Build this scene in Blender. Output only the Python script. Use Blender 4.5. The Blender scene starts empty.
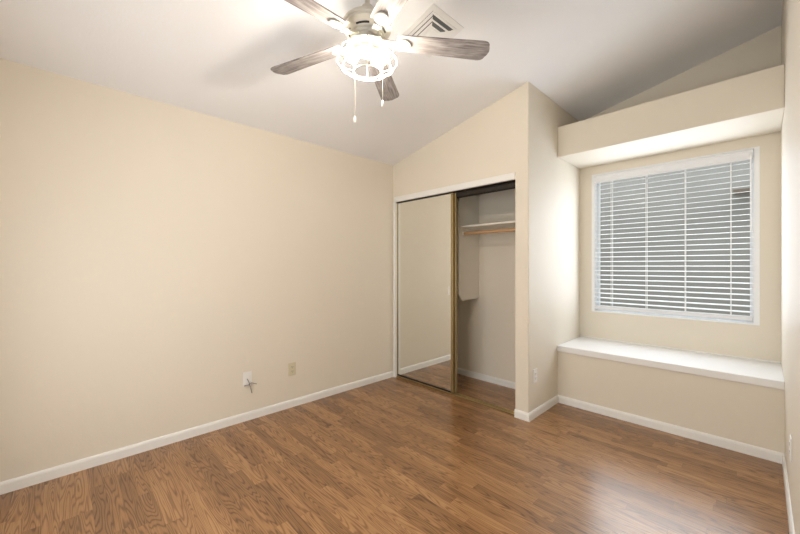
import bpy, bmesh, math, random
from mathutils import Vector, Matrix
PI = math.pi
scn = bpy.context.scene
C = scn.collection
random.seed(4)

# ------------------------------------------------------------------ camera, sky, light, exposure
CAM = Vector((2.9909, -2.7876, 1.2875)); TH = 0.7696; FPX = 349.745; CY = 266.24
cd = bpy.data.cameras.new('camera'); cam = bpy.data.objects.new('camera', cd); C.objects.link(cam)
Fw = Vector((-math.cos(TH), math.sin(TH), 0)); Rt = Vector((math.sin(TH), math.cos(TH), 0)); Up = Vector((0, 0, 1))
M = Matrix((Rt, Up, -Fw)).transposed().to_4x4(); M.translation = CAM; cam.matrix_world = M
cd.sensor_fit = 'HORIZONTAL'; cd.sensor_width = 36.0; cd.lens = 36.0 * FPX / 800.0
cd.shift_y = (CY - 267.0) / 800.0
cd.clip_start = 0.02
scn.camera = cam

w = bpy.data.worlds.new('sky'); scn.world = w; w.use_nodes = True
wb = w.node_tree.nodes['Background']
wb.inputs[0].default_value = (0.86, 0.93, 1.0, 1); wb.inputs[1].default_value = 0.62

def area(name, loc, target, sx, sy, power, color, spread=180):
    l = bpy.data.lights.new(name, 'AREA'); l.shape = 'RECTANGLE'; l.size = sx; l.size_y = sy
    l.energy = power; l.color = color; l.spread = math.radians(spread)
    o = bpy.data.objects.new(name, l); C.objects.link(o); o.location = loc
    d = Vector(target) - Vector(loc); o.rotation_euler = d.to_track_quat('-Z', 'Y').to_euler()
    return o
# open sky over the neighbour's wall, falling through the window
area('sky_light', (2.40, 4.1, 3.75), (2.37, 1.2, 1.5), 7.0, 1.3, 260, (0.88, 0.94, 1.0))
# daylight entering through the blind
area('window_daylight', (2.366, 1.15, 1.52), (2.366, 0, 1.52), 1.16, 1.30, 13, (0.79, 0.87, 1.0))
# added fill lamp behind the camera, set in the made-up rear opening
area('rear_fill', (1.6, -3.27, 1.15), (1.5, 0.0, 1.0), 1.5, 1.3, 22, (0.985, 0.985, 1.0))
BULB = 345.0
scn.view_settings.view_transform = 'Standard'; scn.view_settings.look = 'None'
scn.cycles.sample_clamp_indirect = 0.0; scn.cycles.blur_glossy = 0.33
scn.view_settings.exposure = 0.36; scn.view_settings.gamma = 1.0
scn.view_settings.use_curve_mapping = False

# ------------------------------------------------------------------ helpers
def new_mat(name, color=(.8, .8, .8), rough=.5, metal=0.0, spec=.5):
    m = bpy.data.materials.new(name); m.use_nodes = True
    b = m.node_tree.nodes['Principled BSDF']
    b.inputs['Base Color'].default_value = (*color, 1); b.inputs['Roughness'].default_value = rough
    b.inputs['Metallic'].default_value = metal; b.inputs['Specular IOR Level'].default_value = spec
    return m
def nd(nt, t, **kw):
    n = nt.nodes.new(t)
    for k, v in kw.items(): setattr(n, k, v)
    return n
def math_(nt, op, a, b=None, c=None):
    n = nd(nt, 'ShaderNodeMath', operation=op)
    for i, v in enumerate((a, b, c)):
        if v is None: continue
        if isinstance(v, (int, float)): n.inputs[i].default_value = v
        else: nt.links.new(v, n.inputs[i])
    return n.outputs[0]
def paint(name, color, rough=.6, bump=.15, scale=90., var=.02, spec=.3):
    """roller-painted drywall: faint orange peel and faint tonal variation"""
    m = new_mat(name, color, rough, spec=spec); nt = m.node_tree; b = nt.nodes['Principled BSDF']
    tc = nd(nt, 'ShaderNodeTexCoord')
    n = nd(nt, 'ShaderNodeTexNoise'); n.inputs['Scale'].default_value = scale; n.inputs['Detail'].default_value = 3
    nt.links.new(tc.outputs['Object'], n.inputs['Vector'])
    bp = nd(nt, 'ShaderNodeBump'); bp.inputs['Strength'].default_value = bump; bp.inputs['Distance'].default_value = .004
    nt.links.new(n.outputs['Fac'], bp.inputs['Height']); nt.links.new(bp.outputs['Normal'], b.inputs['Normal'])
    n2 = nd(nt, 'ShaderNodeTexNoise'); n2.inputs['Scale'].default_value = 1.7; n2.inputs['Detail'].default_value = 4
    nt.links.new(tc.outputs['Object'], n2.inputs['Vector'])
    mx = nd(nt, 'ShaderNodeMix', data_type='RGBA'); 
    mx.inputs[6].default_value = (*[c * (1 - var) for c in color], 1); mx.inputs[7].default_value = (*[min(1, c * (1 + var)) for c in color], 1)
    nt.links.new(n2.outputs['Fac'], mx.inputs[0]); nt.links.new(mx.outputs[2], b.inputs['Base Color'])
    return m
def box(bm, x0, x1, y0, y1, z0, z1):
    vs = [bm.verts.new((x, y, z)) for z in (z0, z1) for y in (y0, y1) for x in (x0, x1)]
    for q in ((0, 2, 3, 1), (4, 5, 7, 6), (0, 1, 5, 4), (2, 6, 7, 3), (0, 4, 6, 2), (1, 3, 7, 5)):
        bm.faces.new([vs[i] for i in q])
    return vs
def prism(bm, pts, axis, a, b):
    """extrude a polygon: axis 'x' pts=(y,z), 'y' pts=(x,z), 'z' pts=(x,y)"""
    def mk(p, t):
        return {'x': (t, p[0], p[1]), 'y': (p[0], t, p[1]), 'z': (p[0], p[1], t)}[axis]
    A = [bm.verts.new(mk(p, a)) for p in pts]; B = [bm.verts.new(mk(p, b)) for p in pts]
    bm.faces.new(A); bm.faces.new(list(reversed(B)))
    n = len(pts)
    for i in range(n): bm.faces.new([A[i], B[i], B[(i + 1) % n], A[(i + 1) % n]])
    return A + B
def lathe(bm, prof, cx=0, cy=0, n=48, cap=True):
    rings = [[bm.verts.new((cx + r * math.cos(2 * PI * k / n), cy + r * math.sin(2 * PI * k / n), z)) for k in range(n)] for r, z in prof]
    for a, b in zip(rings, rings[1:]):
        for k in range(n): bm.faces.new([a[k], a[(k + 1) % n], b[(k + 1) % n], b[k]])
    if cap: bm.faces.new(list(reversed(rings[0]))); bm.faces.new(rings[-1])
def tube(bm, pts, r, n=8, closed=False):
    pts = [Vector(p) for p in pts]; N = len(pts); rings = []; prev = None
    for i, p in enumerate(pts):
        if closed: t = pts[(i + 1) % N] - pts[i - 1]
        else: t = pts[min(i + 1, N - 1)] - pts[max(i - 1, 0)]
        t.normalize()
        a = prev - t * prev.dot(t) if prev else t.orthogonal()
        if a.length < 1e-6: a = t.orthogonal()
        a.normalize(); prev = a; b = t.cross(a)
        rings.append([bm.verts.new(p + (a * math.cos(2 * PI * k / n) + b * math.sin(2 * PI * k / n)) * r) for k in range(n)])
    for i in range(N if closed else N - 1):
        A = rings[i]; B = rings[(i + 1) % N]
        for k in range(n): bm.faces.new([A[k], A[(k + 1) % n], B[(k + 1) % n], B[k]])
    if not closed: bm.faces.new(list(reversed(rings[0]))); bm.faces.new(rings[-1])
def wloc(o):
    v = Vector(o.location)
    while o.parent: o = o.parent; v += o.location
    return v
def obj(name, bm, m, parent=None, bevel=0, smooth=False, local=False, seg=2):
    bmesh.ops.recalc_face_normals(bm, faces=bm.faces)
    if parent and not local: bmesh.ops.translate(bm, verts=bm.verts, vec=-wloc(parent))
    me = bpy.data.meshes.new(name); bm.to_mesh(me); bm.free(); me.materials.append(m)
    o = bpy.data.objects.new(name, me); C.objects.link(o)
    if parent: o.parent = parent
    if smooth:
        for p in me.polygons: p.use_smooth = True
        me.set_sharp_from_angle(angle=math.radians(38))
    if bevel:
        b = o.modifiers.new('bevel', 'BEVEL'); b.width = bevel; b.segments = seg; b.limit_method = 'ANGLE'; b.angle_limit = math.radians(40)
    return o
def BM(): return bmesh.new()
def tag(o, label, cat=None, group=None, kind=None):
    o['label'] = label
    if cat: o['category'] = cat
    if group: o['group'] = group
    if kind: o['kind'] = kind
    return o
def thing(name, loc, label, cat, group=None, kind=None):
    o = bpy.data.objects.new(name, None); C.objects.link(o); o.location = loc; o.empty_display_size = .05
    return tag(o, label, cat, group, kind)
def struct(name, bm, m, label, cat, **k):
    return tag(obj(name, bm, m, **k), label, cat, kind='structure')
def boxes(*bs):
    bm = BM()
    for b in bs: box(bm, *b)
    return bm

# ------------------------------------------------------------------ dimensions (metres)
H0, S = 2.4636, 0.2185            # ceiling height at the left wall, rise per metre to the right
W1, W2 = 1.647, 3.0985            # pier face, right wall
Y1, Y2 = 0.595, 1.188             # window-seat front, window wall
YB = -3.29                        # wall behind the camera
XJ = 1.531                        # right jamb of the closet opening
DC = 0.635                        # closet back
HD = 2.03
def zc(x): return H0 + S * x

# ------------------------------------------------------------------ materials
WALLC = (0.77, 0.708, 0.60)
m_wall = paint('wall_paint', WALLC, .55, .10, 70)
m_wall2 = m_wall
m_ceil = paint('ceiling_paint', (.88, .885, .90), .8, .18, 60)
m_white = new_mat('white_trim', (.84, .83, .795), .38)
m_white2 = paint('white_seat_paint', (.86, .855, .84), .35, .04, 40, .01)
m_fanwhite = new_mat('fan_white_metal', (.60, .575, .51), .45)
m_vinyl = new_mat('white_vinyl', (.88, .89, .90), .4)
m_slat = new_mat('blind_slat', (.78, .79, .815), .42)
m_cord = new_mat('blind_cord', (.85, .85, .84), .8)
m_plate = new_mat('white_plate', (.84, .83, .80), .35)
m_ivory = new_mat('ivory_plate', (.66, .60, .42), .4)
m_dark = new_mat('dark_slot', (.02, .02, .02), .6)
m_gold = new_mat('gold_anodised', (.40, .31, .16), .35, .8)
m_brass = new_mat('brass_track', (.80, .62, .30), .28, .9)
m_bronze = new_mat('bronze_track', (.035, .028, .022), .5, .3)
m_mirror = new_mat('mirror_glass', (.86, .87, .84), .0, 1.0)
m_mel = new_mat('white_melamine', (.78, .75, .68), .45)
m_rodwood = new_mat('rod_wood', (.55, .33, .17), .45)
m_vent = new_mat('vent_enamel', (.80, .80, .79), .45)
m_ventdk = new_mat('duct_dark', (.12, .13, .13), .7)
m_cable = new_mat('grey_cable', (.22, .20, .18), .6)

def floor_mat():
    m = new_mat('laminate_floor', rough=.3); nt = m.node_tree; b = nt.nodes['Principled BSDF']; L = nt.links
    tc = nd(nt, 'ShaderNodeTexCoord'); sp = nd(nt, 'ShaderNodeSeparateXYZ'); L.new(tc.outputs['Object'], sp.inputs[0])
    X, Y = sp.outputs[0], sp.outputs[1]
    sw = 0.0635; PL = 0.62
    yr = math_(nt, 'DIVIDE', Y, sw); row = math_(nt, 'FLOOR', yr); fy = math_(nt, 'FRACT', yr)
    wn = nd(nt, 'ShaderNodeTexWhiteNoise', noise_dimensions='1D'); L.new(row, wn.inputs['W'])
    xr = math_(nt, 'DIVIDE', math_(nt, 'ADD', X, math_(nt, 'MULTIPLY', wn.outputs['Value'], 7.3)), PL)
    col = math_(nt, 'FLOOR', xr); fx = math_(nt, 'FRACT', xr)
    cid = nd(nt, 'ShaderNodeCombineXYZ'); L.new(row, cid.inputs[0]); L.new(col, cid.inputs[1])
    w2 = nd(nt, 'ShaderNodeTexWhiteNoise', noise_dimensions='2D'); L.new(cid.outputs[0], w2.inputs['Vector'])
    rnd = w2.outputs['Value']
    # grain: contour lines of a stretched noise give cathedral figures
    gv = nd(nt, 'ShaderNodeCombineXYZ')
    L.new(math_(nt, 'ADD', math_(nt, 'MULTIPLY', X, .62), math_(nt, 'MULTIPLY', rnd, 37.0)), gv.inputs[0])
    L.new(math_(nt, 'MULTIPLY', Y, 7.0), gv.inputs[1]); L.new(math_(nt, 'MULTIPLY', rnd, 11.0), gv.inputs[2])
    n1 = nd(nt, 'ShaderNodeTexNoise'); n1.inputs['Scale'].default_value = 2.4; n1.inputs['Detail'].default_value = 1.5; n1.inputs['Roughness'].default_value = .4
    L.new(gv.outputs[0], n1.inputs['Vector'])
    rings = math_(nt, 'SINE', math_(nt, 'MULTIPLY', n1.outputs['Fac'], 108.0))
    rings = math_(nt, 'MULTIPLY_ADD', rings, .5, .5)
    rings = math_(nt, 'POWER', rings, 3.2)
    # fine pores
    pv = nd(nt, 'ShaderNodeCombineXYZ'); L.new(math_(nt, 'MULTIPLY', X, 9.0), pv.inputs[0]); L.new(math_(nt, 'MULTIPLY', Y, 230.0), pv.inputs[1]); L.new(rnd, pv.inputs[2])
    n2 = nd(nt, 'ShaderNodeTexNoise'); n2.inputs['Scale'].default_value = 1.0; n2.inputs['Detail'].default_value = 3; L.new(pv.outputs[0], n2.inputs['Vector'])
    # broad tone
    n3 = nd(nt, 'ShaderNodeTexNoise'); n3.inputs['Scale'].default_value = 3.0; L.new(gv.outputs[0], n3.inputs['Vector'])
    f = math_(nt, 'MULTIPLY', rings, .36)
    f = math_(nt, 'ADD', f, math_(nt, 'MULTIPLY', n2.outputs['Fac'], .45))
    f = math_(nt, 'ADD', f, math_(nt, 'MULTIPLY', rnd, .32))
    f = math_(nt, 'ADD', f, math_(nt, 'MULTIPLY', n3.outputs['Fac'], .25))
    rp = nd(nt, 'ShaderNodeValToRGB'); e = rp.color_ramp.elements
    e[0].position = .30; e[0].color = (.42, .222, .095, 1); e[1].position = 1.05; e[1].color = (.12, .056, .023, 1)
    mid = e.new(.62); mid.color = (.265, .129, .051, 1)
    L.new(f, rp.inputs[0])
    # joints
    ed = math_(nt, 'MINIMUM', math_(nt, 'MULTIPLY', math_(nt, 'MINIMUM', fy, math_(nt, 'SUBTRACT', 1.0, fy)), sw),
               math_(nt, 'MULTIPLY', math_(nt, 'MINIMUM', fx, math_(nt, 'SUBTRACT', 1.0, fx)), PL))
    j = math_(nt, 'LESS_THAN', ed, .0007)
    mx = nd(nt, 'ShaderNodeMix', data_type='RGBA'); L.new(math_(nt, 'MULTIPLY', j, .45), mx.inputs[0]); L.new(rp.outputs[0], mx.inputs[6]); mx.inputs[7].default_value = (.07, .03, .012, 1)
    L.new(mx.outputs[2], b.inputs['Base Color'])
    b.inputs['Roughness'].default_value = .25; b.inputs['Specular IOR Level'].default_value = .9; b.inputs['Specular Tint'].default_value = (1, .9, .78, 1)
    bp = nd(nt, 'ShaderNodeBump'); bp.inputs['Strength'].default_value = .02; bp.inputs['Distance'].default_value = .001
    L.new(n2.outputs['Fac'], bp.inputs['Height']); L.new(bp.outputs['Normal'], b.inputs['Normal'])
    return m
m_floor = floor_mat()

def blade_mat():
    m = new_mat('weathered_blade', rough=.55); nt = m.node_tree; b = nt.nodes['Principled BSDF']; L = nt.links
    tc = nd(nt, 'ShaderNodeTexCoord'); mp = nd(nt, 'ShaderNodeMapping'); mp.inputs['Scale'].default_value = (7, 95, 30)
    L.new(tc.outputs['Object'], mp.inputs['Vector'])
    n = nd(nt, 'ShaderNodeTexNoise'); n.inputs['Scale'].default_value = 1.0; n.inputs['Detail'].default_value = 6; n.inputs['Roughness'].default_value = .65
    L.new(mp.outputs[0], n.inputs['Vector'])
    mp2 = nd(nt, 'ShaderNodeMapping'); mp2.inputs['Scale'].default_value = (9, 22, 10); L.new(tc.outputs['Object'], mp2.inputs['Vector'])
    n2 = nd(nt, 'ShaderNodeTexNoise'); n2.inputs['Scale'].default_value = 1.0; n2.inputs['Detail'].default_value = 3; L.new(mp2.outputs[0], n2.inputs['Vector'])
    f = math_(nt, 'ADD', math_(nt, 'MULTIPLY', n.outputs['Fac'], .65), math_(nt, 'MULTIPLY', n2.outputs['Fac'], .35))
    rp = nd(nt, 'ShaderNodeValToRGB'); e = rp.color_ramp.elements
    e[0].position = .36; e[0].color = (.13, .11, .108, 1); e[1].position = .66; e[1].color = (.46, .43, .415, 1)
    k = e.new(.5); k.color = (.27, .243, .235, 1)
    L.new(f, rp.inputs[0]); L.new(rp.outputs[0], b.inputs['Base Color'])
    return m
m_blade = blade_mat()

def glass_mat():
    m = bpy.data.materials.new('pane_glass'); m.use_nodes = True; nt = m.node_tree; nt.nodes.clear()
    o = nd(nt, 'ShaderNodeOutputMaterial'); t = nd(nt, 'ShaderNodeBsdfTransparent'); g = nd(nt, 'ShaderNodeBsdfGlossy')
    t.inputs[0].default_value = (.93, .95, .94, 1); g.inputs['Roughness'].default_value = .15
    mx = nd(nt, 'ShaderNodeMixShader'); mx.inputs[0].default_value = .004
    nt.links.new(t.outputs[0], mx.inputs[1]); nt.links.new(g.outputs[0], mx.inputs[2]); nt.links.new(mx.outputs[0], o.inputs[0])
    return m
m_glass = glass_mat()
def emit_mat(name, col, s):
    m = bpy.data.materials.new(name); m.use_nodes = True; nt = m.node_tree; nt.nodes.clear()
    o = nd(nt, 'ShaderNodeOutputMaterial'); e = nd(nt, 'ShaderNodeEmission'); e.inputs[0].default_value = (*col, 1); e.inputs[1].default_value = s
    nt.links.new(e.outputs[0], o.inputs[0]); return m
m_bulb = emit_mat('lit_bulb', (1.0, .91, .78), BULB)
m_stucco = paint('neighbour_stucco', (.35, .325, .30), .9, .6, 25, .12)
m_eave = new_mat('brown_fascia', (.20, .15, .115), .7)
m_gravel = paint('gravel_yard', (.42, .38, .33), .95, .8, 18, .2)

# ------------------------------------------------------------------ room shell
struct('floor', boxes((-.12, 3.25, YB - .12, 1.35, -.1, 0)), m_floor, 'brown oak strip laminate floor running under the whole room', 'floor')
bm = BM(); prism(bm, [(-.12, zc(-.12)), (3.25, zc(3.25)), (3.25, zc(3.25) + .12), (-.12, zc(-.12) + .12)], 'y', YB - .12, 1.35)
struct('ceiling', bm, m_ceil, 'white sloped ceiling rising from the left wall to the right', 'ceiling')
def slopewall(bm, x0, x1, y0, y1, z0=0):
    prism(bm, [(x0, z0), (x1, z0), (x1, zc(x1) + .01), (x0, zc(x0) + .01)], 'y', y0, y1)
bm = BM(); slopewall(bm, -.12, 0, YB - .12, DC)
struct('wall_left', bm, m_wall, 'long plain beige wall on the left side of the room', 'wall')
# closet wall, its opening and the pier beside the window alcove
bm = BM()
prism(bm, [(0, 0), (.03, 0), (.03, HD + .004), (XJ, HD + .004), (XJ, zc(XJ) + .01), (0, zc(0) + .01)], 'y', 0, .115)
o = struct('wall_closet', bm, m_wall, 'beige wall above and around the mirrored closet opening', 'wall')
bm = BM(); prism(bm, [(XJ, 0), (W1, 0), (W1, Y2 + .14), (XJ, Y2 + .14)], 'z', 0, 2.86)
for v in bm.verts:
    if v.co.z > 1: v.co.z = zc(v.co.x) + .01
es = [e for e in bm.edges if all(abs(v.co.y) < 1e-6 and v.co.x > XJ + .01 for v in e.verts) and abs(e.verts[0].co.x - e.verts[1].co.x) < 1e-6]
bmesh.ops.bevel(bm, geom=es, offset=.012, segments=6, affect='EDGES', profile=.5)
struct('wall_pier', bm, m_wall2, 'narrow beige pier wall between the closet and the window alcove', 'wall')
bm = BM(); slopewall(bm, -.12, XJ, DC, DC + .1)
struct('wall_closet_back', bm, m_wall, 'cream back wall inside the open closet', 'wall')
# window wall with its hole
WX0, WX1, WZ0, WZ1 = 1.762, 2.984, .818, 2.238
bm = BM()
slopewall(bm, W1, WX0, Y2, Y2 + .14); slopewall(bm, WX1, W2, Y2, Y2 + .14)
box(bm, WX0, WX1, Y2, Y2 + .14, 0, WZ0)
prism(bm, [(WX0, WZ1), (WX1, WZ1), (WX1, zc(WX1) + .01), (WX0, zc(WX0) + .01)], 'y', Y2, Y2 + .14)
struct('wall_window', bm, m_wall2, 'beige wall around the window at the back of the alcove', 'wall')
bm = BM(); slopewall(bm, W2, 3.25, YB - .12, 1.35)
struct('wall_right', bm, m_wall2, 'beige wall at the far right edge beside the window seat', 'wall')
# unseen wall behind the camera; its opening is made up for the fill light
OX0, OX1, OZ0, OZ1 = .85, 2.35, .5, 1.80
bm = BM(); slopewall(bm, 0, OX0, YB - .12, YB); slopewall(bm, OX1, W2, YB - .12, YB); box(bm, OX0, OX1, YB - .12, YB, 0, OZ0)
prism(bm, [(OX0, OZ1), (OX1, OZ1), (OX1, zc(OX1) + .01), (OX0, zc(OX0) + .01)], 'y', YB - .12, YB)
struct('wall_back', bm, m_wall, 'beige wall behind the viewer with a wide opening added for fill light', 'wall')
# window seat and plant ledge
struct('wall_bench', boxes((W1, W2, Y1, Y2, 0, .485)), m_wall2, 'tan boxed front under the white window seat', 'wall')
struct('trim_1', boxes((W1, W2, Y1 - .015, Y2, .485, .538)), m_white2, 'white painted window seat board with a square nosing', 'window seat', bevel=.004)
struct('trim_2', boxes((W1, W2, Y2 - .011, Y2, .538, .552)), m_white, 'thin white bead where window seat meets wall', 'trim', bevel=.003)
struct('wall_soffit', boxes((W1, W2, Y1, Y2, 2.3202, 2.6063)), m_wall2, 'boxed beige ledge spanning the alcove above the window', 'wall ledge', bevel=.005)

# baseboards
BH, BT = .068, .012
def bbx(pts_dir, name, label):
    """pts_dir: list of (p0, p1, inward normal)"""
    bm = BM()
    for (x0, y0), (x1, y1), (nx, ny), m0, m1 in pts_dir:
        prof = [(0, 0), (BT, 0), (BT, BH - .018), (BT * .8, BH - .008), (BT * .45, BH - .001), (0, BH)]
        dx, dy = (x1 - x0), (y1 - y0); ln = math.hypot(dx, dy); dx /= ln; dy /= ln
        A = [bm.verts.new((x0 + nx * p + dx * m0 * p, y0 + ny * p + dy * m0 * p, z)) for p, z in prof]; B = [bm.verts.new((x1 + nx * p + dx * m1 * p, y1 + ny * p + dy * m1 * p, z)) for p, z in prof]
        bm.faces.new(A); bm.faces.new(list(reversed(B)))
        for i in range(len(prof)): bm.faces.new([A[i], B[i], B[(i + 1) % len(prof)], A[(i + 1) % len(prof)]])
    struct(name, bm, m_white, label, 'baseboard')
bbx([((0, YB), (0, .0), (1, 0), 0, 0)], 'baseboard_left', 'long white baseboard along the plain left wall')
bbx([((.0, DC), (XJ, DC), (0, -1), 0, 0)], 'baseboard_closet', 'white baseboard inside the closet along its back wall')
bbx([((XJ - .004, 0), (W1, 0), (0, -1), 0, 1), ((W1, 0), (W1, Y1), (1, 0), -1, -1)], 'baseboard_pier', 'white baseboard wrapping the corner of the narrow pier')
bbx([((W1, Y1), (W2, Y1), (0, -1), 1, -1)], 'baseboard_bench', 'white baseboard below the tan window seat front')
bbx([((W2, YB), (W2, Y1), (-1, 0), 0, -1)], 'baseboard_right', 'white baseboard along the right wall edge')

# ------------------------------------------------------------------ closet
bm = boxes((.03, XJ, -.014, .012, HD, 2.088), (.012, .040, -.012, .02, 0, HD))
struct('trim_3', bm, m_white, 'white header board and left jamb strip framing the closet', 'trim', bevel=.002)
t = thing('closet_top_track', ((.04 + XJ) / 2, .06, HD), 'dark bronze sliding door track under the closet header', 'track')
obj('channel', boxes((.04, XJ, .016, .112, 2.022, HD + .002)), m_bronze, t)
obj('fascia', boxes((.04, XJ, .016, .020, 2.022, 2.028)), m_bronze, t)
obj('divider', boxes((.04, XJ, .060, .064, 1.985, 2.022)), m_bronze, t)
obj('rear_lip', boxes((.04, XJ, .108, .112, 1.978, 2.022)), m_bronze, t)
t = thing('closet_floor_track', ((.03 + XJ) / 2, .06, 0), 'brass sliding door track with three rails on the floor', 'track')
obj('track_plate', boxes((.03, XJ, .024, .082, 0, .002)), m_bronze, t)
for y in (.029, .053, .077): obj('rail', boxes((.03, XJ, y - .0025, y + .0025, .003, .011)), m_brass, t, bevel=.001)

def sliding_door(name, x0, x1, y, label):
    t = thing(name, ((x0 + x1) / 2, y, .012), label, 'closet door', kind='structure')
    z0, z1 = .016, 2.027
    obj('mirror_panel', boxes((x0 + .002, x1 - .012, y - .003, y + .003, z0 + .012, z1 - .004)), m_mirror, t)
    for a, b, mm in ((x0, x0 + .002, m_gold), (x1 - .026, x1, m_gold)):
        obj('stile', boxes((a, b, y - .011, y + .011, z0, z1)), mm, t, bevel=.002)
    obj('rail', boxes((x0 + .002, x1 - .026, y - .011, y + .011, z0, z0 + .016)), m_bronze, t, bevel=.002)
    obj('rail', boxes((x0 + .002, x1 - .026, y - .010, y + .011, z1 - .004, z1)), m_bronze, t, bevel=.002)
    return t
d1 = sliding_door('door_1', .0404, .846, .036, 'mirrored sliding closet door in front with gold edge')
obj('finger_pull', boxes((.788, .800, .0305, .0335, 1.00, 1.085)), m_plate, d1, bevel=.001)
sliding_door('door_2', .067, .864, .064, 'rear sliding closet door parked behind, only its gold edge showing')

PX = .754
bm = BM(); prism(bm, [(DC, .925), (.315, .915), (.254, .985), (.254, 1.99), (.335, 2.08), (DC, 2.08)], 'x', PX - .018, PX)
tag(obj('closet_partition', bm, m_mel, bevel=.0015), 'white vertical divider panel with clipped corners inside the closet', 'divider panel')
tag(obj('closet_shelf', boxes((PX, XJ, .254, DC, 1.697, 1.715)), m_mel, bevel=.0015), 'white shelf above the wooden hanging rod in the closet', 'shelf')
def rod(x0, x1, y, z, label):
    t = thing('closet_rod', ((x0 + x1) / 2, y, z), label, 'closet rod', 'closet hanging rods')
    bm = BM(); tube(bm, [(x0, y, z), (x1, y, z)], .0165, 20); obj('pole', bm, m_rodwood, t, smooth=True)
    for a, b in ((x0, x0 + .014), (x1 - .014, x1)):
        bm = BM(); tube(bm, [(a, y, z), (b, y, z)], .023, 20); obj('socket_cup', bm, m_plate, t, smooth=True)
rod(PX, XJ, .335, 1.638, 'wooden hanging rod under the white closet shelf')
rod(0, PX - .018, .262, 1.046, 'lower hanging rod mostly hidden behind the mirror door')

# ------------------------------------------------------------------ window
wn = thing('window_1', ((WX0 + WX1) / 2, Y2, WZ0), 'white framed window behind the horizontal blind in the alcove', 'window', kind='structure')
FT = .030
obj('window_frame', boxes((WX0, WX0 + FT, Y2 - .002, Y2 + .10, WZ0, WZ1), (WX1 - .034, WX1, Y2 - .002, Y2 + .10, WZ0, WZ1),
    (WX0 + FT, WX1 - .034, Y2 - .002, Y2 + .10, WZ1 - .010, WZ1), (WX0 + FT, WX1 - .034, Y2 - .002, Y2 + .10, WZ0, WZ0 + .012)), m_vinyl, wn)
xa, xb, za, zb = WX0 + FT, WX1 - .034, WZ0 + .012, WZ1 - .010; xm = (xa + xb) / 2
ys = Y2 + .080
s_ = obj('sash', boxes((xa, xa + .022, ys, ys + .024, za, zb), (xb - .022, xb, ys, ys + .024, za, zb), (xa + .022, xb - .022, ys, ys + .024, za, za + .036), (xa + .022, xb - .022, ys, ys + .024, zb - .036, zb)), m_vinyl, wn)
obj('pane', boxes((xa + .022, xb - .022, ys + .010, ys + .014, za + .036, zb - .036)), m_glass, s_)

bl = thing('window_blind', ((xa + xb) / 2, Y2 + .03, WZ1), 'white horizontal slat blind lowered over the alcove window', 'window blind')
bx0, bx1 = xa + .002, xb - .004; by = Y2 + .020
obj('headrail', boxes((bx0, bx1, by - .022, by + .026, 2.175, zb - .002)), m_slat, bl)
bm = BM(); prism(bm, [(by - .040, 2.140), (by - .034, 2.140), (by - .034, 2.222), (by - .042, 2.222), (by - .046, 2.212), (by - .041, 2.200), (by - .041, 2.165), (by - .046, 2.152)], 'x', bx0 - .001, bx1 + .001)
obj('valance', bm, m_slat, bl)
NS = 27; ZT, ZB = 2.122, .918; TILT = math.radians(8)
def slat_bm(z):
    bm = BM(); hw = .025; th = .0028; n = 6; top = []; bot = []
    for i in range(n + 1):
        u = -1 + 2 * i / n; bow = .0022 * (1 - u * u)
        c, s = math.cos(TILT), math.sin(TILT)
        for lst, zz in ((top, bow + th / 2), (bot, bow - th / 2)): lst.append((by + hw * u * c - zz * s, z + hw * u * s + zz * c))
    prism(bm, top + bot[::-1], 'x', bx0, bx1); return bm
s0 = obj('slat', slat_bm(ZT), m_slat, bl)
for i in range(1, NS):
    s_ = s0.copy(); C.objects.link(s_); s_.parent = bl; s_.location.z = -(ZT - ZB) * i / (NS - 1)
obj('bottom_rail', boxes((bx0, bx1, by - .026, by + .026, .846, .884)), m_slat, bl, bevel=.005)
for x in (1.943, 2.234, 2.522, 2.817):
    bm = BM(); box(bm, x - .0025, x + .0025, by - .0275, by - .0262, .884, 2.16); box(bm, x - .0035, x + .0035, by + .0262, by + .0275, .884, 2.16)
    obj('ladder_tape', bm, m_cord, bl)
bm = BM(); tube(bm, [(bx1 - .012, by - .056, 2.175), (bx1 - .010, by - .056, 1.56)], .004, 8); tube(bm, [(bx1 - .012, by - .056, 2.175), (bx1 - .012, by - .03, 2.19)], .003, 8)
obj('tilt_wand', bm, m_cord, bl, smooth=True)

# outside: gravel side yard and the neighbour's house
struct('ground_outside', boxes((-3, 8, 1.35, 9, -.35, -.15)), m_gravel, 'gravel side yard outside the window', 'ground')
struct('wall_outside', boxes((-3, 8, 4.6, 4.8, -.15, 3.4)), m_stucco, 'grey stucco wall of the house next door seen through blind', 'wall')
struct('trim_outside', boxes((2.70, 2.96, 4.45, 4.6, 2.385, 2.435)), m_eave, 'brown board on the neighbouring wall behind the blind', 'trim')

# ------------------------------------------------------------------ ceiling fan
FX, FY, FZ = 1.565, -1.643, 2.465
fan = thing('ceiling_fan', (FX, FY, zc(FX)), 'white five blade ceiling fan with caged light and weathered grey blades', 'ceiling fan')
bm = BM(); lathe(bm, [(.018, 2.735), (.045, 2.742), (.066, 2.765), (.072, 2.80), (.072, zc(FX) + .017)], FX, FY)
obj('canopy', bm, m_fanwhite, fan, smooth=True)
bm = BM(); lathe(bm, [(.0125, 2.55), (.0125, 2.745)], FX, FY, 20); lathe(bm, [(.046, 2.556), (.044, 2.60), (.030, 2.635), (.018, 2.64)], FX, FY, 32)
obj('downrod', bm, m_fanwhite, fan, smooth=True)
bm = BM(); lathe(bm, [(.072, 2.486), (.088, 2.489), (.096, 2.500), (.118, 2.510), (.124, 2.516), (.124, 2.528), (.129, 2.530), (.129, 2.541), (.122, 2.552), (.090, 2.566), (.046, 2.572)], FX, FY, 64)
hs = obj('motor_housing', bm, m_fanwhite, fan, smooth=True)
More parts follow.
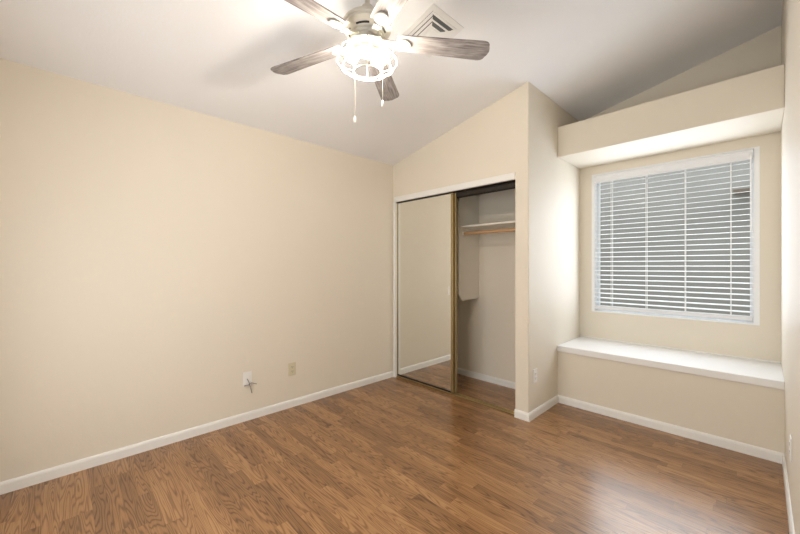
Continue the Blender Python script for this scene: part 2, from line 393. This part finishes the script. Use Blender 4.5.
def arcbox(bm, r0, r1, z0, z1, a0, a1, n=8):
    P = []
    for i in range(n + 1):
        a = a0 + (a1 - a0) * i / n
        P.append([bm.verts.new((FX + r * math.cos(a), FY + r * math.sin(a), z)) for r, z in ((r0, z0), (r1, z0), (r1, z1), (r0, z1))])
    for A, B in zip(P, P[1:]):
        for k in range(4): bm.faces.new([A[k], A[(k + 1) % 4], B[(k + 1) % 4], B[k]])
    bm.faces.new(P[0]); bm.faces.new(P[-1][::-1])
PH = .95
for k in range(5):
    bm = BM(); a = PH + (k + .5) * 2 * PI / 5; arcbox(bm, .0885, .0975, 2.4925, 2.4985, a - .36, a + .36); obj('vent_slot', bm, m_dark, hs)
bm = BM(); lathe(bm, [(.066, 2.470), (.078, 2.472), (.080, 2.482), (.072, 2.487)], FX, FY, 48); obj('flywheel', bm, m_fanwhite, fan, smooth=True)

# one blade along local +x, then four copies
def blade_bm():
    bm = BM(); pts = []
    for x, h in ((.155, .046), (.18, .050), (.30, .055), (.45, .059), (.61, .065)): pts.append((x, h))
    tip = []
    for k in range(9):
        a = PI / 2 * k / 8; tip.append((.612 + .040 * math.sin(a), .040 + .025 * math.cos(a)))
    up = pts + tip[1:]
    up.append((.661, .020)); up.append((.665, .0))
    poly = up + [(x, -h) for x, h in reversed(up[:-1])]
    prism(bm, poly, 'z', -.0035, .0035); return bm
def iron_bm():
    bm = BM(); n = 28
    ring = lambda rx, ry, z: [bm.verts.new((.188 + rx * math.cos(2 * PI * k / n), ry * math.sin(2 * PI * k / n), z)) for k in range(n)]
    R = [ring(.038, .030, -.003), ring(.041, .033, -.008), ring(.038, .031, -.012), ring(.026, .021, -.014)]
    for A, B in zip(R, R[1:]):
        for k in range(n): bm.faces.new([A[k], A[(k + 1) % n], B[(k + 1) % n], B[k]])
    bm.faces.new(R[0]); bm.faces.new(R[-1])
    return bm
def arm_bm():
    bm = BM()
    secs = [(.070, .024, -.004, .006), (.095, .020, -.010, .004), (.120, .018, -.016, -.004), (.150, .024, -.018, -.008)]
    P = [[bm.verts.new(p) for p in ((x, -h, z0), (x, h, z0), (x, h, z1), (x, -h, z1))] for x, h, z0, z1 in secs]
    for A, B in zip(P, P[1:]):
        for k in range(4): bm.faces.new([A[k], A[(k + 1) % 4], B[(k + 1) % 4], B[k]])
    bm.faces.new(P[0]); bm.faces.new(P[-1][::-1]); return bm
b0 = obj('blade', blade_bm(), m_blade, fan, local=True, bevel=.0015)
i0 = obj('blade_iron', iron_bm(), m_fanwhite, b0, local=True, smooth=True)
a0 = obj('iron_arm', arm_bm(), m_fanwhite, b0, local=True, bevel=.003)
def set_blade(o, k):
    o.location = (0, 0, FZ - zc(FX)); o.rotation_mode = 'XYZ'
    o.rotation_euler = (Matrix.Rotation(PH + k * 2 * PI / 5, 3, 'Z') @ Matrix.Rotation(math.radians(-11), 3, 'X')).to_euler()
set_blade(b0, 0)
for k in range(1, 5):
    o = b0.copy(); C.objects.link(o); o.parent = fan; set_blade(o, k)
    for c in (i0, a0):
        q = c.copy(); C.objects.link(q); q.parent = o

# light kit
bm = BM(); lathe(bm, [(.052, 2.428), (.064, 2.436), (.066, 2.472)], FX, FY, 40); lk = obj('light_fitter', bm, m_fanwhite, fan, smooth=True)
bm = BM(); lathe(bm, [(.100, 2.426), (.100, 2.431), (.052, 2.436)], FX, FY, 40); obj('cage_plate', bm, m_fanwhite, lk, smooth=True)
bm = BM()
prof = [(.100, 2.428), (.138, 2.398), (.155, 2.352), (.148, 2.334), (.122, 2.316), (.066, 2.298)]
def ringpts(r, z, n=56): return [(FX + r * math.cos(2 * PI * k / n), FY + r * math.sin(2 * PI * k / n), z) for k in range(n)]
for r, z in ((.100, 2.426), (.155, 2.352), (.122, 2.316), (.066, 2.298)): tube(bm, ringpts(r, z), .0028, 8, True)
NW = 12; ph0 = math.atan2(CAM.y - FY, CAM.x - FX)
# smooth the meridian profile
def cr(p0, p1, p2, p3, t): return tuple(.5 * (2 * b + (c - a) * t + (2 * a - 5 * b + 4 * c - d) * t * t + (3 * b - a - 3 * c + d) * t ** 3) for a, b, c, d in zip(p0, p1, p2, p3))
mer = []
for i in range(len(prof) - 1):
    q = [prof[max(i - 1, 0)], prof[i], prof[i + 1], prof[min(i + 2, len(prof) - 1)]]
    mer += [cr(*q, t / 5) for t in range(5)]
mer.append(prof[-1])
for k in range(NW):
    a = ph0 + 2 * PI * k / NW
    tube(bm, [(FX + r * math.cos(a), FY + r * math.sin(a), z) for r, z in mer], .0024, 6)
obj('light_cage', bm, m_fanwhite, fan, smooth=True)
# two bulbs slanting outwards to the left and right as the camera sees them
def bulb(ax, ay, tilt):
    d = Vector((ax * math.sin(tilt), ay * math.sin(tilt), -math.cos(tilt)))
    q = Vector((0, 0, -1)).rotation_difference(d).to_matrix()
    base = Vector((FX, FY, 2.424)) + Vector((ax, ay, 0)) * .030
    def mk(prof, n=24):
        bm = BM(); lathe(bm, [(r, -z) for r, z in prof], 0, 0, n)
        for v in bm.verts: v.co = base + q @ v.co
        return bm
    b = obj('bulb', mk([(.0320, .056), (.0335, .064), (.0325, .074), (.028, .086), (.020, .094), (.009, .098), (.002, .099)]), m_bulb, fan, smooth=True)
    obj('bulb_base', mk([(.016, 0), (.016, .022), (.020, .028), (.027, .044), (.0320, .0558)]), m_fanwhite, b, smooth=True)
r2 = Rt.x, Rt.y
bulb(-r2[0] * .98 + .1, -r2[1] * .98 - .12, math.radians(44)); bulb(r2[0], r2[1], math.radians(48))
def pull(dx, z0, z1):
    x, y = FX + Rt.x * dx, FY + Rt.y * dx
    bm = BM(); tube(bm, [(x, y, z0), (x, y, z1 + .03)], .0012, 6); c = obj('pull_chain', bm, m_fanwhite, fan)
    bm = BM(); lathe(bm, [(.002, z1 + .034), (.006, z1 + .028), (.0075, z1 + .012), (.006, z1 + .002), (.003, z1)], x, y, 16); obj('chain_fob', bm, m_plate, c, smooth=True)
pull(-.065, 2.43, 2.033); pull(.080, 2.43, 2.117)

# ------------------------------------------------------------------ ceiling vent
VX0, VX1, VY0, VY1 = 1.360, 1.662, -1.226, -.922
vcx, vcy = (VX0 + VX1) / 2, (VY0 + VY1) / 2
vt = thing('ceiling_vent', (vcx, vcy, zc(vcx)), 'square white ceiling air register behind the fan blade', 'air vent')
def onceil(bm):
    # local (u, v, depth below ceiling) -> world
    nrm = Vector((S, 0, -1)).normalized(); ex = Vector((1, 0, S)).normalized()
    for v in bm.verts:
        u, vv, d = v.co; v.co = Vector((vcx, vcy, zc(vcx))) + ex * u + Vector((0, vv, 0)) + nrm * d
    return bm
hv = .152
def frame_bm(o, i, d0, d1):
    bm = BM()
    for pts in (((-o, -o), (o, -o), (i, -i), (-i, -i)), ((o, -o), (o, o), (i, i), (i, -i)), ((o, o), (-o, o), (-i, i), (i, i)), ((-o, o), (-o, -o), (-i, -i), (-i, i))):
        prism(bm, pts, 'z', d0, d1)
    return bm
obj('register_frame', onceil(frame_bm(hv, .118, .0, .006)), m_vent, vt, bevel=.0015)
obj('duct_back', onceil(boxes((-.118, .118, -.118, .118, .0005, .0015))), m_ventdk, vt)
for side in range(4):
    # broad sloped louvres: upper edge inward, lower edge outward; one side stands open
    for r0_, r1_ in (((.102, .120), (.066, .080), (.030, .044)) if side == 0 else ((.094, .119), (.066, .091), (.030, .063))):
        bm = BM()
        vs = [(r0_, -r0_, .004), (r0_, r0_, .004), (r1_, r1_, .009), (r1_, -r1_, .009)]
        P = [bm.verts.new(p) for p in vs] + [bm.verts.new((p[0], p[1], p[2] + .0014)) for p in vs]
        for q in ((0, 1, 2, 3), (7, 6, 5, 4), (0, 4, 5, 1), (1, 5, 6, 2), (2, 6, 7, 3), (3, 7, 4, 0)): bm.faces.new([P[i] for i in q])
        bmesh.ops.rotate(bm, verts=bm.verts, cent=(0, 0, 0), matrix=Matrix.Rotation(side * PI / 2, 3, 'Z'))
        obj('louvre', onceil(bm), m_vent, vt)
obj('centre_plate', onceil(boxes((-.032, .032, -.032, .032, .003, .009))), m_vent, vt, bevel=.002)

# ------------------------------------------------------------------ outlets
def plate(name, origin, ux, nrm, label, mat, kind):
    """origin = centre on wall, ux = horizontal unit along wall, nrm = into the room"""
    o = Vector(origin); ux = Vector(ux); nrm = Vector(nrm)
    t = thing(name, origin, label, 'wall outlet', 'wall outlets around the room')
    def put(bm):
        for v in bm.verts: a, b, c = v.co; v.co = o + ux * a + Vector((0, 0, 1)) * b + nrm * c
        return bm
    p = obj('cover_plate', put(boxes((-.036, .036, -.0585, .0585, 0, .006))), mat, t, bevel=.003)
    if kind == 'duplex':
        for zc_ in (.0195, -.0195):
            r = obj('receptacle', put(boxes((-.017, .017, zc_ - .0145, zc_ + .0145, .005, .008))), mat, t, bevel=.004)
            obj('slots', put(boxes((-.008, -.0055, zc_ - .002, zc_ + .008, .0075, .0084), (.0055, .008, zc_ - .002, zc_ + .007, .0075, .0084), (-.0022, .0022, zc_ - .0105, zc_ - .006, .0075, .0084))), m_dark, r)
        obj('screw', put(boxes((-.003, .003, -.003, .003, .0055, .0072))), mat, t, bevel=.001)
    elif kind == 'rocker':
        obj('receptacle', put(boxes((-.0165, .0165, -.033, .033, .005, .0085))), mat, t, bevel=.002)
    return t, put
t, put = plate('cable_outlet', (0, -1.669, .347), (0, 1, 0), (1, 0, 0), 'white wall plate with loose cable stubs on the left wall', m_plate, 'rocker')
bm = BM(); tube(bm, [(-.004, .0, .006), (-.004, -.004, .022), (.004, -.028, .03), (.014, -.062, .026), (.026, -.098, .018), (.034, -.125, .012)], .0032, 8)
obj('cable', put(bm), m_cable, t, smooth=True)
bm = BM(); tube(bm, [(-.03, -.052, .009), (.0, -.046, .026), (.022, -.032, .030), (.040, -.040, .034), (.066, -.052, .030)], .0030, 8)
obj('cable', put(bm), m_cable, t, smooth=True)
plate('wall_outlet', (0, -1.268, .346), (0, 1, 0), (1, 0, 0), 'ivory duplex outlet on the left wall nearer the closet', m_ivory, 'duplex')
plate('wall_outlet', (W1, .117, .352), (0, -1, 0), (1, 0, 0), 'white outlet low on the narrow pier beside the window seat', m_plate, 'duplex')
plate('wall_outlet', (W2, -.15, .372), (0, 1, 0), (-1, 0, 0), 'white outlet seen edge on at the right wall', m_plate, 'duplex')
